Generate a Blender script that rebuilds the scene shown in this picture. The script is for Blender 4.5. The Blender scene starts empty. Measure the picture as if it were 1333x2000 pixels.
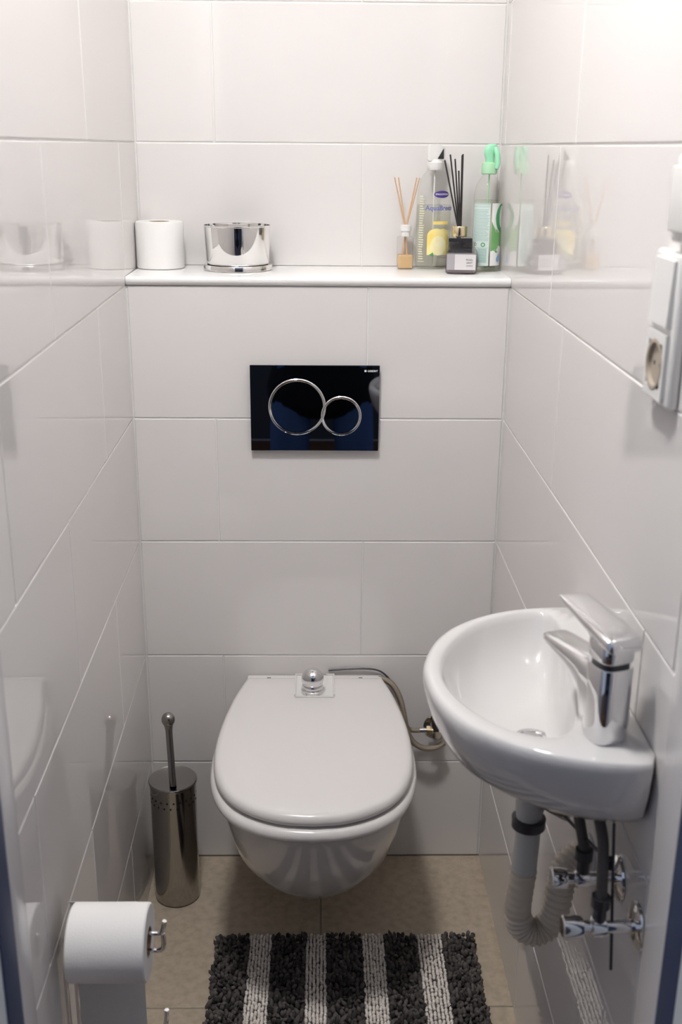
import bpy, bmesh, math, random
from mathutils import Vector, Matrix
random.seed(7)
SC = bpy.context.scene
COL = SC.collection
PI = math.pi

# ---------------------------------------------------------------- camera
CAM = Vector((.360793, -2.028862, 1.481692))
def cam_matrix(pitch, yaw, roll):
    cp, sp = math.cos(pitch), math.sin(pitch); cy, sy = math.cos(yaw), math.sin(yaw)
    f = Vector((sy*cp, cy*cp, -sp)); r = Vector((cy, -sy, 0)); d = f.cross(r)
    c, s = math.cos(roll), math.sin(roll)
    r2 = c*r + s*d; d2 = -s*r + c*d
    m = Matrix.Identity(4)
    for i in range(3):
        m[i][0] = r2[i]; m[i][1] = -d2[i]; m[i][2] = -f[i]; m[i][3] = CAM[i]
    return m
cd = bpy.data.cameras.new('camera')
cam = bpy.data.objects.new('camera', cd); COL.objects.link(cam)
cam.matrix_world = cam_matrix(.324643, .017802, -.007834)
cd.sensor_fit = 'VERTICAL'; cd.sensor_height = 36; cd.sensor_width = 24
cd.lens = 2122.1255/2000*36
cd.shift_x = .0008
cd.clip_start = .02
cd.dof.use_dof = True; cd.dof.focus_distance = 2.0; cd.dof.aperture_fstop = 5.6
SC.camera = cam

# ---------------------------------------------------------------- world, light, exposure
w = bpy.data.worlds.new('hall_air'); SC.world = w; w.use_nodes = True
w.node_tree.nodes['Background'].inputs[0].default_value = (.54, .61, .80, 1)
w.node_tree.nodes['Background'].inputs[1].default_value = .42
SC.view_settings.view_transform = 'Standard'; SC.view_settings.look = 'None'
SC.view_settings.gamma = 1; SC.view_settings.use_curve_mapping = False
SC.view_settings.exposure = 0.34
SC.cycles.transparent_max_bounces = 32
SC.cycles.caustics_reflective = False; SC.cycles.caustics_refractive = False
LAMP_POS = (.18, -.95, 2.64); LAMP_R = .11; LAMP_E = 150.0; LAMP_C = (1.0, .985, .970)

# ---------------------------------------------------------------- materials
def mat(name, color=(.8, .8, .8), rough=.5, metal=0, spec=.5, noise=None, bump=None, ior=None, coat=0,
        emit=None, sub=0, stretch=(1, 1, 1), trans=0):
    m = bpy.data.materials.new(name); m.use_nodes = True
    nt = m.node_tree; b = nt.nodes['Principled BSDF']
    b.inputs['Base Color'].default_value = (*color, 1)
    b.inputs['Roughness'].default_value = rough
    b.inputs['Metallic'].default_value = metal
    b.inputs['Specular IOR Level'].default_value = spec
    if ior: b.inputs['IOR'].default_value = ior
    if coat: b.inputs['Coat Weight'].default_value = coat; b.inputs['Coat Roughness'].default_value = .03
    if sub: b.inputs['Subsurface Weight'].default_value = sub; b.inputs['Subsurface Radius'].default_value = (.01, .01, .01)
    if trans: b.inputs['Transmission Weight'].default_value = trans
    if emit:
        b.inputs['Emission Color'].default_value = (*emit[0], 1); b.inputs['Emission Strength'].default_value = emit[1]
    if noise or bump:
        tc = nt.nodes.new('ShaderNodeTexCoord'); mp = nt.nodes.new('ShaderNodeMapping')
        mp.inputs['Scale'].default_value = stretch
        geo = nt.nodes.new('ShaderNodeNewGeometry')
        nt.links.new(geo.outputs['Position'], mp.inputs['Vector'])
    if noise:
        c2, sc, lo, hi = noise
        n = nt.nodes.new('ShaderNodeTexNoise'); n.inputs['Scale'].default_value = sc; n.inputs['Detail'].default_value = 6
        r = nt.nodes.new('ShaderNodeValToRGB'); r.color_ramp.elements[0].position = lo; r.color_ramp.elements[1].position = hi
        r.color_ramp.elements[0].color = (*color, 1); r.color_ramp.elements[1].color = (*c2, 1)
        nt.links.new(mp.outputs[0], n.inputs['Vector']); nt.links.new(n.outputs['Fac'], r.inputs[0]); nt.links.new(r.outputs[0], b.inputs['Base Color'])
    if bump:
        sc, st, dist = bump
        n = nt.nodes.new('ShaderNodeTexNoise'); n.inputs['Scale'].default_value = sc; n.inputs['Detail'].default_value = 3
        bp = nt.nodes.new('ShaderNodeBump'); bp.inputs['Strength'].default_value = st; bp.inputs['Distance'].default_value = dist
        nt.links.new(mp.outputs[0], n.inputs['Vector']); nt.links.new(n.outputs['Fac'], bp.inputs['Height']); nt.links.new(bp.outputs[0], b.inputs['Normal'])
    return m

def thin_glass(name, tint=(.95, .95, .95), refl=.12, rough=.02):
    m = bpy.data.materials.new(name); m.use_nodes = True; nt = m.node_tree; nt.nodes.clear()
    o = nt.nodes.new('ShaderNodeOutputMaterial'); mx = nt.nodes.new('ShaderNodeMixShader')
    t = nt.nodes.new('ShaderNodeBsdfTransparent'); t.inputs[0].default_value = (*tint, 1)
    g = nt.nodes.new('ShaderNodeBsdfGlossy'); g.inputs['Roughness'].default_value = rough
    lw = nt.nodes.new('ShaderNodeLayerWeight'); lw.inputs[0].default_value = .35
    ad = nt.nodes.new('ShaderNodeMath'); ad.operation = 'MULTIPLY_ADD'; ad.inputs[1].default_value = .55; ad.inputs[2].default_value = refl*.12
    pw = nt.nodes.new('ShaderNodeMath'); pw.operation = 'POWER'; pw.inputs[1].default_value = 2.5
    nt.links.new(lw.outputs['Facing'], pw.inputs[0]); nt.links.new(pw.outputs[0], ad.inputs[0]); nt.links.new(ad.outputs[0], mx.inputs[0])
    nt.links.new(t.outputs[0], mx.inputs[1]); nt.links.new(g.outputs[0], mx.inputs[2]); nt.links.new(mx.outputs[0], o.inputs[0])
    return m

def island_mat(name, c1, c2, rough=.9, fleck=.5):
    m = bpy.data.materials.new(name); m.use_nodes = True; nt = m.node_tree; b = nt.nodes['Principled BSDF']
    b.inputs['Roughness'].default_value = rough; b.inputs['Specular IOR Level'].default_value = .25
    g = nt.nodes.new('ShaderNodeNewGeometry'); r = nt.nodes.new('ShaderNodeValToRGB')
    r.color_ramp.elements[0].color = (*c1, 1); r.color_ramp.elements[1].color = (*c2, 1)
    nt.links.new(g.outputs['Random Per Island'], r.inputs[0])
    n = nt.nodes.new('ShaderNodeTexNoise'); n.inputs['Scale'].default_value = 900
    mu = nt.nodes.new('ShaderNodeMixRGB'); mu.blend_type = 'MULTIPLY'; mu.inputs[0].default_value = fleck
    nt.links.new(g.outputs['Position'], n.inputs['Vector'])
    nt.links.new(r.outputs[0], mu.inputs[1]); nt.links.new(n.outputs['Fac'], mu.inputs[2]); nt.links.new(mu.outputs[0], b.inputs['Base Color'])
    return m

M = {}
M['tile'] = mat('white_glazed_tile', (.79, .760, .744), .008, spec=.62)
M['grout'] = mat('white_grout', (.80, .79, .77), .75)
M['ledge'] = mat('white_ledge', (.88, .87, .86), .06)
M['floor_tile'] = mat('beige_stone_tile', (.51, .43, .33), .42, noise=((.40, .33, .245), 60, .38, .68), bump=(120, .1, .002))
M['floor_grout'] = mat('floor_grout', (.33, .28, .22), .8)
M['ceiling'] = mat('ceiling_paint', (.82, .81, .80), .8)
M['frame'] = mat('door_frame_paint', (.74, .72, .72), .22)
M['navy'] = mat('navy_rubber', (.030, .050, .120), .5)
M['hall'] = mat('hall_paint', (.10, .11, .13), .8)
M['casing'] = mat('pale_casing', (.66, .72, .76), .5)
M['wood'] = mat('brown_wood_floor', (.14, .07, .035), .4, noise=((.22, .12, .06), 8, .3, .7), stretch=(14, 1, 1))
M['ceramic'] = mat('white_ceramic', (.675, .66, .65), .06, spec=.6, coat=.3)
M['lid'] = mat('white_plastic_lid', (.76, .735, .715), .18)
M['plastic'] = mat('white_plastic', (.80, .79, .77), .35)
M['chrome'] = mat('chrome', (.78, .78, .79), .05, 1)
M['steel'] = mat('polished_steel', (.40, .385, .365), .12, 1, bump=(60, .03, .002))
M['tin'] = mat('silver_tin', (.82, .81, .80), .05, 1)
M['dark_steel'] = mat('dark_steel', (.07, .07, .08), .3, .6)
M['hole'] = mat('dark_hole', (.008, .008, .008), .8)
M['black_glass'] = mat('black_mirror_glass', (.25, .26, .28), .015, 1)
M['silver_edge'] = mat('silver_edge', (.7, .7, .7), .2, 1)
M['print_white'] = mat('print_white', (.75, .75, .75), .5)
M['paper'] = mat('tissue_paper', (.83, .815, .80), .95, spec=.1, bump=(500, .3, .001))
M['core'] = mat('cardboard_core', (.36, .24, .15), .9)
M['pvc'] = mat('grey_white_pvc', (.60, .595, .57), .4)
M['pvc_cream'] = mat('cream_pvc', (.66, .585, .48), .45)
M['braid'] = mat('braided_steel_hose', (.42, .36, .29), .32, .85, bump=(700, 1, .002))
M['braid_dark'] = mat('dark_braided_hose', (.10, .09, .085), .4, .5, bump=(700, 1, .002))
M['glass'] = thin_glass('clear_glass', (.965, .965, .96))
M['bottle_clear'] = thin_glass('clear_plastic', (.975, .98, .97))
M['liquid_clear'] = thin_glass('clear_liquid', (.955, .955, .93), .02)
M['liquid_green'] = thin_glass('green_tinged_liquid', (.95, .98, .93), .02)
M['liquid_orange'] = mat('orange_oil', (.97, .66, .34), .15, trans=.35)
M['liquid_dark'] = mat('dark_liquid', (.05, .05, .07), .2)
M['jar_glass'] = thin_glass('grey_smoked_glass', (.82, .80, .81), .2)
M['wax'] = mat('grey_wax', (.42, .385, .40), .5)
M['reed_tan'] = mat('tan_reed', (.66, .42, .25), .8)
M['reed_black'] = mat('black_reed', (.03, .025, .025), .7)
M['gold'] = mat('gold_cap', (.85, .72, .48), .15, 1)
M['lab_black'] = mat('black_label', (.02, .02, .025), .4, noise=((.16, .16, .20), 260, .64, .68))
M['lab_grey'] = mat('grey_label', (.40, .38, .40), .6)
M['lab_pale'] = mat('pale_grey_label', (.70, .68, .68), .6)
M['ink_grey'] = mat('grey_ink', (.20, .19, .20), .7)
M['ink_blue'] = mat('blue_ink', (.13, .15, .45), .6)
M['ink_purple'] = mat('purple_ink', (.07, .035, .25), .5)
M['ink_palegreen'] = mat('pale_green_ink', (.30, .50, .44), .6)
M['ink_paleyellow'] = mat('pale_yellow_ink', (.72, .72, .50), .6)
M['lemon'] = mat('lemon_yellow', (.93, .70, .16), .5, noise=((.96, .84, .36), 30, .35, .65))
M['lemon_pale'] = mat('lemon_flesh', (.95, .84, .40), .5, noise=((.96, .90, .58), 60, .4, .6))
M['leaf_green'] = mat('label_green', (.07, .33, .13), .5)
M['mid_green'] = mat('label_mid_green', (.18, .44, .15), .5, noise=((.30, .52, .26), 25, .35, .7))
M['pale_label'] = mat('pale_green_label', (.72, .83, .79), .5)
M['white_label'] = mat('white_label', (.86, .86, .85), .5)
M['trigger_green'] = mat('mint_green_plastic', (.36, .80, .52), .35, sub=.1)
M['collar_green'] = mat('green_collar', (.44, .74, .48), .4)
M['drop_blue'] = mat('blue_drop', (.22, .42, .70), .5)
M['black'] = mat('black_plastic', (.02, .018, .02), .4)
M['socket_in'] = mat('socket_recess', (.42, .36, .29), .6)
M['lamp_glass'] = mat('lamp_glass', (.9, .9, .9), .5, emit=(LAMP_C, LAMP_E))
M['dark_pile'] = island_mat('charcoal_chenille', (.035, .031, .030), (.18, .16, .152))
M['light_pile'] = island_mat('pale_chenille', (.80, .72, .65), (.95, .89, .83), fleck=.12)
M['rug_back'] = mat('rug_backing', (.12, .11, .11), .95)
M['skin'] = mat('skin', (.62, .38, .28), .5, sub=.1)
M['hair'] = mat('dark_hair', (.03, .02, .015), .6)
M['sweater'] = mat('black_sweater', (.010, .011, .015), .9, bump=(300, .4, .003))
M['jeans'] = mat('blue_denim', (.10, .20, .46), .8, bump=(600, .3, .002))
M['shoe'] = mat('dark_leather', (.03, .02, .02), .4)

# ---------------------------------------------------------------- helpers
def mesh_obj(name, me, m, parent=None, smooth=None):
    o = bpy.data.objects.new(name, me); COL.objects.link(o)
    if m is not None and len(me.materials) == 0: me.materials.append(m)
    if smooth is None: me.shade_flat()
    if smooth is not None:
        me.shade_smooth()
        me.set_sharp_from_angle(angle=math.radians(smooth))
    if parent: o.parent = parent
    return o
def data(name, verts, faces):
    me = bpy.data.meshes.new(name); me.from_pydata([tuple(v) for v in verts], [], faces); me.update(); return me
def tag(o, label, cat, group=None):
    o['label'] = label; o['category'] = cat
    if group: o['group'] = group
    return o
def thing(name, label, cat, loc=(0, 0, 0), group=None, rz=0):
    o = bpy.data.objects.new(name, None); COL.objects.link(o); o.location = loc; o.rotation_euler = (0, 0, rz)
    o.empty_display_size = .02
    return tag(o, label, cat, group)
def structure(o): o['kind'] = 'structure'; return o

class G:
    """mesh collector"""
    def __init__(s): s.v = []; s.f = []
    def add(s, vs, fs):
        n = len(s.v); s.v += [Vector(v) for v in vs]; s.f += [tuple(i+n for i in f) for f in fs]; return s
    def box(s, x0, x1, y0, y1, z0, z1, bev=0):
        if bev <= 0:
            vs = [(x, y, z) for x in (x0, x1) for y in (y0, y1) for z in (z0, z1)]
            return s.add(vs, [(0, 1, 3, 2), (4, 6, 7, 5), (0, 4, 5, 1), (2, 3, 7, 6), (0, 2, 6, 4), (1, 5, 7, 3)])
        bm = bmesh.new(); bmesh.ops.create_cube(bm, size=1)
        for v in bm.verts:
            v.co = Vector(((x0+x1)/2+v.co.x*(x1-x0), (y0+y1)/2+v.co.y*(y1-y0), (z0+z1)/2+v.co.z*(z1-z0)))
        bmesh.ops.bevel(bm, geom=bm.edges[:], offset=bev, segments=3, affect='EDGES', profile=.5)
        bmesh.ops.recalc_face_normals(bm, faces=bm.faces[:])
        bm.verts.index_update()
        s.add([v.co.copy() for v in bm.verts], [tuple(v.index for v in f.verts) for f in bm.faces]); bm.free(); return s
    def loft(s, rings, cap0=True, cap1=True, closed=True):
        n = len(rings[0]); vs = [p for r in rings for p in r]; fs = []
        for i in range(len(rings)-1):
            for j in range(n if closed else n-1):
                k = (j+1) % n
                fs.append((i*n+j, i*n+k, (i+1)*n+k, (i+1)*n+j))
        if cap0: fs.append(tuple(reversed(range(n))))
        if cap1: fs.append(tuple((len(rings)-1)*n+j for j in range(n)))
        return s.add(vs, fs)
    def lathe(s, prof, c=(0, 0, 0), n=32, cap0=True, cap1=True, sx=1, sy=1):
        rings = [[(c[0]+r*sx*math.cos(2*PI*j/n), c[1]+r*sy*math.sin(2*PI*j/n), c[2]+z) for j in range(n)] for r, z in prof]
        return s.loft(rings, cap0, cap1)
    def tube(s, pts, r, n=12, cap=True, smooth=0):
        P = [Vector(p) for p in pts]
        if smooth: P = catmull(P, smooth)
        R = r if callable(r) else (lambda t: r)
        t0 = (P[1]-P[0]).normalized(); a = Vector((0, 0, 1)) if abs(t0.z) < .9 else Vector((1, 0, 0))
        nrm = (a - t0*a.dot(t0)).normalized(); rings = []
        for i, p in enumerate(P):
            t = (P[min(i+1, len(P)-1)] - P[max(i-1, 0)]).normalized()
            nrm = (nrm - t*nrm.dot(t)).normalized(); b = t.cross(nrm); rr = R(i/(len(P)-1))
            rings.append([p + (nrm*math.cos(2*PI*j/n) + b*math.sin(2*PI*j/n))*rr for j in range(n)])
        return s.loft(rings, cap, cap)
    def ball(s, c, r, seg=20, rings=12, sc=(1, 1, 1)):
        pr = [(r*math.sin(PI*i/rings), -r*math.cos(PI*i/rings)) for i in range(rings+1)]
        pr[0] = (r*.02, -r); pr[-1] = (r*.02, r)
        return s.loft([[(c[0]+q*math.cos(2*PI*j/seg)*sc[0], c[1]+q*math.sin(2*PI*j/seg)*sc[1], c[2]+z*sc[2]) for j in range(seg)] for q, z in pr])
    def xf(s, m):
        s.v = [m @ v for v in s.v]; return s
    def obj(s, name, m, parent=None, smooth=35):
        me = data(name, s.v, s.f)
        bm = bmesh.new(); bm.from_mesh(me); bmesh.ops.recalc_face_normals(bm, faces=bm.faces[:]); bm.to_mesh(me); bm.free()
        return mesh_obj(name, me, m, parent, smooth)

def catmull(P, k):
    out = []; n = len(P)
    for i in range(n-1):
        p0 = P[max(i-1, 0)]; p1 = P[i]; p2 = P[i+1]; p3 = P[min(i+2, n-1)]
        for j in range(k):
            t = j/k
            out.append(.5*((2*p1)+(p2-p0)*t+(2*p0-5*p1+4*p2-p3)*t*t+(3*p1-p0-3*p2+p3)*t**3))
    out.append(P[-1].copy()); return out
def catmull_closed(P, k):
    out = []; n = len(P)
    for i in range(n):
        p0, p1, p2, p3 = P[i-1], P[i], P[(i+1) % n], P[(i+2) % n]
        for j in range(k):
            t = j/k
            out.append(.5*((2*p1)+(p2-p0)*t+(2*p0-5*p1+4*p2-p3)*t*t+(3*p1-p0-3*p2+p3)*t**3))
    return out
def polar(poly, c, n):
    """resample a closed 2-D outline by angle about c"""
    out = []; m = len(poly)
    for k in range(n):
        a = 2*PI*k/n; dx, dy = math.cos(a), math.sin(a); best = None
        for i in range(m):
            x1, y1 = poly[i][0]-c[0], poly[i][1]-c[1]; x2, y2 = poly[(i+1) % m][0]-c[0], poly[(i+1) % m][1]-c[1]
            c1 = dx*y1-dy*x1; c2 = dx*y2-dy*x2
            if c1 == c2 or c1*c2 > 0: continue
            t = c1/(c1-c2); x = x1+(x2-x1)*t; y = y1+(y2-y1)*t; d = x*dx+y*dy
            if d > 0 and (best is None or d > best): best = d
        out.append((c[0]+dx*best, c[1]+dy*best))
    return out

# ---------------------------------------------------------------- setting
W = .7086; D = .2006; KL = -.016527; KR = -.002526
H = .25; ZR = [0, .2368, .4868, .7368, .9868, 1.2368, 1.4868, 1.7368, 1.9868, 2.2368, 2.4868, 2.65]
GJ = .0026; TT = .0016
tile_cache = {}
def tile_mesh(w_, h_):
    key = (round(w_, 3), round(h_, 3))
    if key not in tile_cache:
        a, b = w_/2, h_/2; e = .0011
        vs = [(sx*a, -TT, sz*b) for sx, sz in ((-1, -1), (1, -1), (1, 1), (-1, 1))]
        vs += [(sx*a, -e, sz*b) for sx, sz in ((-1, -1), (1, -1), (1, 1), (-1, 1))]
        vs += [(sx*(a-e*.45), -e*.3, sz*(b-e*.45)) for sx, sz in ((-1, -1), (1, -1), (1, 1), (-1, 1))]
        vs += [(sx*(a-e*1.3), 0, sz*(b-e*1.3)) for sx, sz in ((-1, -1), (1, -1), (1, 1), (-1, 1))]
        fs = []
        for q in range(3):
            for i in range(4):
                j = (i+1) % 4; fs.append((q*4+i, q*4+j, q*4+4+j, q*4+4+i))
        fs.append((12, 13, 14, 15)); fs.append((3, 2, 1, 0))
        me = data('tile', vs, fs); me.materials.append(M['tile'])
        bm = bmesh.new(); bm.from_mesh(me); bmesh.ops.recalc_face_normals(bm, faces=bm.faces[:]); bm.to_mesh(me); bm.free(); me.shade_flat()
        tile_cache[key] = me
    return tile_cache[key]
def tile_wall(parent, origin, u, nrm, rows, material=None, up=Vector((0, 0, 1)), name='tile'):
    """rows: (z0, z1, [u0, joint, ..., u1]); local tile faces point along +y = nrm"""
    u = Vector(u).normalized(); nrm = Vector(nrm).normalized(); up = Vector(up)
    base = Matrix((( u.x, nrm.x, up.x), (u.y, nrm.y, up.y), (u.z, nrm.z, up.z)))
    for z0, z1, us in rows:
        for a, b in zip(us[:-1], us[1:]):
            w_, h_ = b-a-GJ, z1-z0-GJ
            if w_ < .006: continue
            me = tile_mesh(w_, h_)
            if material is not None:
                k = ('m', round(w_, 3), round(h_, 3))
                if k not in tile_cache:
                    me2 = me.copy(); me2.materials.clear(); me2.materials.append(material); tile_cache[k] = me2
                me = tile_cache[k]
            o = bpy.data.objects.new(name, me); COL.objects.link(o); o.parent = parent
            p = Vector(origin) + u*((a+b)/2) + up*((z0+z1)/2)
            jit = Matrix.Rotation(random.gauss(0, .0005), 3, 'X') @ Matrix.Rotation(random.gauss(0, .0005), 3, 'Z')
            o.matrix_basis = Matrix.Translation(p) @ (base @ jit).to_4x4()

DF = -1.075        # room-side face of the door frame
# left wall: tile face x = KL*y
def slab(name, x_face, y0, y1, z0, z1, side, m, thick=.10):
    def X(y): return (KL*y if side == 'l' else W + KR*y) if x_face is None else x_face
    s = -1 if side == 'l' else 1
    g = G(); vs = []
    for y in (y0, y1):
        for z in (z0, z1):
            vs += [(X(y)+s*TT, y, z), (X(y)+s*thick, y, z)]
    g.add(vs, [(0, 1, 3, 2), (4, 6, 7, 5), (0, 4, 5, 1), (2, 3, 7, 6), (0, 2, 6, 4), (1, 5, 7, 3)])
    return structure(g.obj(name, m, None, None))
wl = slab('wall_left', None, DF-.12, D+.08, 0, 2.65, 'l', M['grout'])
wr = slab('wall_right', None, DF-.12, D+.08, 0, 2.65, 'r', M['grout'])
ul = Vector((-KL, -1, 0)).normalized(); nl = Vector((1, KL*-1, 0)).normalized()
ur = Vector((-KR, -1, 0)).normalized(); nr = Vector((-1, -KR*-1, 0)).normalized()
LJ = {0: .29, 1: .60, 2: .29, 3: .60, 4: .29, 5: .60, 6: .29, 7: .60, 8: .29, 9: .60, 10: .29}
RJ = {0: .4587, 1: .957, 2: .4587, 3: .957, 4: .4587, 5: .957-.6, 6: .4537, 7: .357, 8: .4537, 9: .357, 10: .4537}
END = -DF
def urow(i, j0, start):
    us = [start+GJ/2]; x = j0
    while x-.6 > start+.01 and j0 < .9: x -= .6
    while x < END-.012:
        if x > start+.01: us.append(x)
        x += .6
    us.append(END); return us
tile_wall(wl, (0, 0, 0), ul, nl, [(ZR[i], ZR[i+1], urow(i, LJ[i], 0 if i < 5 else -D)) for i in range(11)])
tile_wall(wr, (W, 0, 0), ur, nr, [(ZR[i], ZR[i+1], urow(i, RJ[i], 0 if i < 5 else -D)) for i in range(11)])
# boxed-in lower wall in front of the cistern and the back wall above the ledge
g = G(); g.box(-.02, W+.02, TT, D+.08, 0, 1.2365)
wb = structure(g.obj('wall_boxing', M['grout'], None, None))
e = GJ/2
JB = [.4443, .1589, .4429, .1572, .4457]
tile_wall(wb, (0, 0, 0), (1, 0, 0), (0, -1, 0), [(ZR[i], ZR[i+1], [e, JB[i], W-e]) for i in range(5)])
g = G(); g.box(-.02, W+.02, D+TT, D+.10, 1.2365, 2.65)
wk = structure(g.obj('wall_back', M['grout'], None, None))
JU = [.4394, .1505, .4343, .1505, .4343, .1505]
tile_wall(wk, (0, D, 0), (1, 0, 0), (0, -1, 0), [((1.2525 if i == 0 else ZR[5+i]), ZR[6+i], [-.002, JU[i], W-e]) for i in range(6)])
# ledge board with a rounded lip
LZ = 1.2535
prof = [(D, LZ-.0160), (.0, LZ-.0160), (-.0035, LZ-.0145), (-.0062, LZ-.0105), (-.0070, LZ-.0070), (-.0062, LZ-.0032), (-.0038, LZ-.0008), (-.0005, LZ), (D, LZ)]
g = G(); g.loft([[(x, y, z) for y, z in prof] for x in (.0005, W-.0005)])
led = structure(g.obj('trim_1', M['ledge'], None, 40))
led['label'] = 'white glossy ledge with a rounded lip over the boxed-in wall'
# floor
g = G(); g.box(-.05, W+.05, -1.22, .03, -.05, -TT)
fl = structure(g.obj('floor', M['floor_grout'], None, None))
GJ_s = GJ; GJ = .003
tile_wall(fl, (0, 0, 0), (1, 0, 0), (0, 0, 1), [(-1.16, -1.046, [-.02, .36, W+.02]), (-1.046, -.446, [-.02, .36, W+.02]), (-.446, -.001, [-.02, .36, W+.02])], M['floor_tile'], up=(0, 1, 0))
GJ = GJ_s
# ceiling
g = G(); g.box(-.2, W+.2, -1.3, D+.1, 2.65, 2.70); structure(g.obj('ceiling', M['ceiling'], None, None))
# front wall with the door opening, frame, seal strips, casing
XL, XR = .0515, .7068
g = G()
g.box(-.9, -.02, -1.30, -1.20, 0, 2.70); g.box(W+.02, 1.6, -1.30, -1.20, 0, 2.70); g.box(-.02, W+.02, -1.30, -1.20, 2.12, 2.70)
structure(g.obj('wall_front', M['casing'], None, None))
dr = structure(bpy.data.objects.new('door_1', None)); COL.objects.link(dr)
for s, x in ((-1, XL), (1, XR)):
    a, b = (-.02, x) if s < 0 else (x, W+.02)
    q = 0 if s < 0 else -.014
    G().box(a, b, -1.121+q, DF, 0, 2.10, .002).obj('jamb', M['frame'], dr)
    G().box(a, b+.001 if s < 0 else b, -1.1665+q, -1.1215+q, 0, 2.10, .0015).obj('seal_strip', M['navy'], dr)
    G().box(a-(.06 if s < 0 else 0), b+(.06 if s > 0 else 0), -1.315, -1.167+q, 0, 2.10, .002).obj('casing', M['casing'], dr)
G().box(-.08, W+.08, -1.315, DF, 2.04, 2.13, .002).obj('lintel', M['frame'], dr)
# hall beyond the doorway (seen only mirrored in plate, tin and tap)
g = G(); g.box(-1.3, 2.0, -3.6, -1.22, -.05, -.002); structure(g.obj('floor_hall', M['wood'], None, None))
g = G(); g.box(-1.3, 2.0, -3.7, -3.6, 0, 2.5); structure(g.obj('wall_hall', M['hall'], None, None))

# ---------------------------------------------------------------- ceiling lamp
t = thing('ceiling_lamp', 'round white glass ceiling lamp over the toilet room', 'lamp', (LAMP_POS[0], LAMP_POS[1], 2.65))
G().lathe([(LAMP_R+.012, 0), (LAMP_R+.012, -.02), (LAMP_R+.002, -.022)]).obj('base', M['frame'], t)
G().loft([[(r*math.cos(2*PI*j/48), r*math.sin(2*PI*j/48), z) for j in range(48)] for r, z in ((LAMP_R, -.0225), (LAMP_R, -.060), (LAMP_R-.006, -.062), (LAMP_R-.006, -.058))], True, False).obj('shade', M['frame'], t)
G().lathe([(LAMP_R-.0065, -.050), (LAMP_R-.0065, -.0575)], n=48).obj('diffuser', M['lamp_glass'], t)

# ---------------------------------------------------------------- toilet
TX = .347
def smooth_outline(half, k=6):
    """half: list of (halfwidth, y) from back to front tip; returns closed outline"""
    P = [Vector((h, y)) for h, y in half]
    Lh = catmull(P, k)
    right = [(TX+p.x, p.y) for p in Lh]; left = [(TX-p.x, p.y) for p in reversed(Lh[:-1])]
    return right + left
lid_half = [(.139, -.030), (.147, -.06), (.157, -.10), (.166, -.15), (.173, -.20), (.178, -.26), (.1785, -.32), (.174, -.37), (.161, -.42), (.137, -.463), (.10, -.496), (.052, -.517), (0, -.523)]
seat_half = [(.145, -.030), (.153, -.06), (.163, -.10), (.172, -.15), (.179, -.20), (.184, -.26), (.185, -.32), (.180, -.375), (.166, -.428), (.141, -.473), (.103, -.506), (.053, -.526), (0, -.532)]
def plate_loft(outl, prof, c=(TX, -.28)):
    """prof: (inset, z) rings; inset moves towards the centre c by a distance"""
    rings = []
    for ins, z in prof:
        ring = []
        for x, y in outl:
            d = Vector((x-c[0], y-c[1])); L = d.length; f = max(L-ins, .001)/L
            ring.append((c[0]+d.x*f, c[1]+d.y*f, z))
        rings.append(ring)
    return rings
t = thing('toilet', 'white wall-hung toilet with closed lid, mounted under the black flush plate', 'toilet', (0, 0, 0))
def toilet_ring(w_, f, z, back=.0, n=48, wb=None):
    ym = f*.45; ring = []
    wb = wb or w_*.86
    for k in range(n):
        a = 2*PI*k/n; c_, s_ = math.cos(a), math.sin(a)
        if s_ <= 0:
            x = w_*math.copysign(abs(c_)**.92, c_); y = ym + (ym-f)*s_*(abs(s_)**-.04 if s_ else 1)
        else:
            ex = .45
            y = ym + (back-ym)*s_**ex
            ww = w_ + (wb-w_)*min(1, s_**1.2)
            x = ww*math.copysign(abs(c_)**ex, c_) if abs(c_) > 1e-6 else 0
        ring.append((TX+x, y, z))
    return ring
rr = [toilet_ring(.028, -.222, .064, -.15), toilet_ring(.032, -.240, .068, -.12), toilet_ring(.040, -.262, .120, -.06), toilet_ring(.060, -.286, .124, -.0025), toilet_ring(.092, -.318, .141, -.0025), toilet_ring(.120, -.361, .168, -.0025),
      toilet_ring(.142, -.402, .205, -.0025), toilet_ring(.160, -.447, .25, -.0025), toilet_ring(.170, -.478, .30, -.0025), toilet_ring(.1755, -.499, .345, -.0025), toilet_ring(.178, -.511, .385, -.0025), toilet_ring(.178, -.515, .402, -.0025),
      toilet_ring(.175, -.511, .4075, -.004), toilet_ring(.150, -.46, .408, -.01)]
G().loft(rr).obj('bowl', M['ceramic'], t, 60)
so = smooth_outline(seat_half)
G().loft(plate_loft(so, [(.012, .4085), (.003, .4095), (0, .414), (.0, .420), (.003, .4265), (.008, .4295), (.02, .430)])).obj('seat', M['lid'], t, 50)
lo = smooth_outline(lid_half)
lid = G().loft(plate_loft(lo, [(.010, .4335), (.003, .4345), (0, .4385), (0, .444), (.0025, .4495), (.0065, .4530), (.013, .4548), (.05, .4556), (.12, .4558)])).obj('lid', M['lid'], t, 50)
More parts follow.
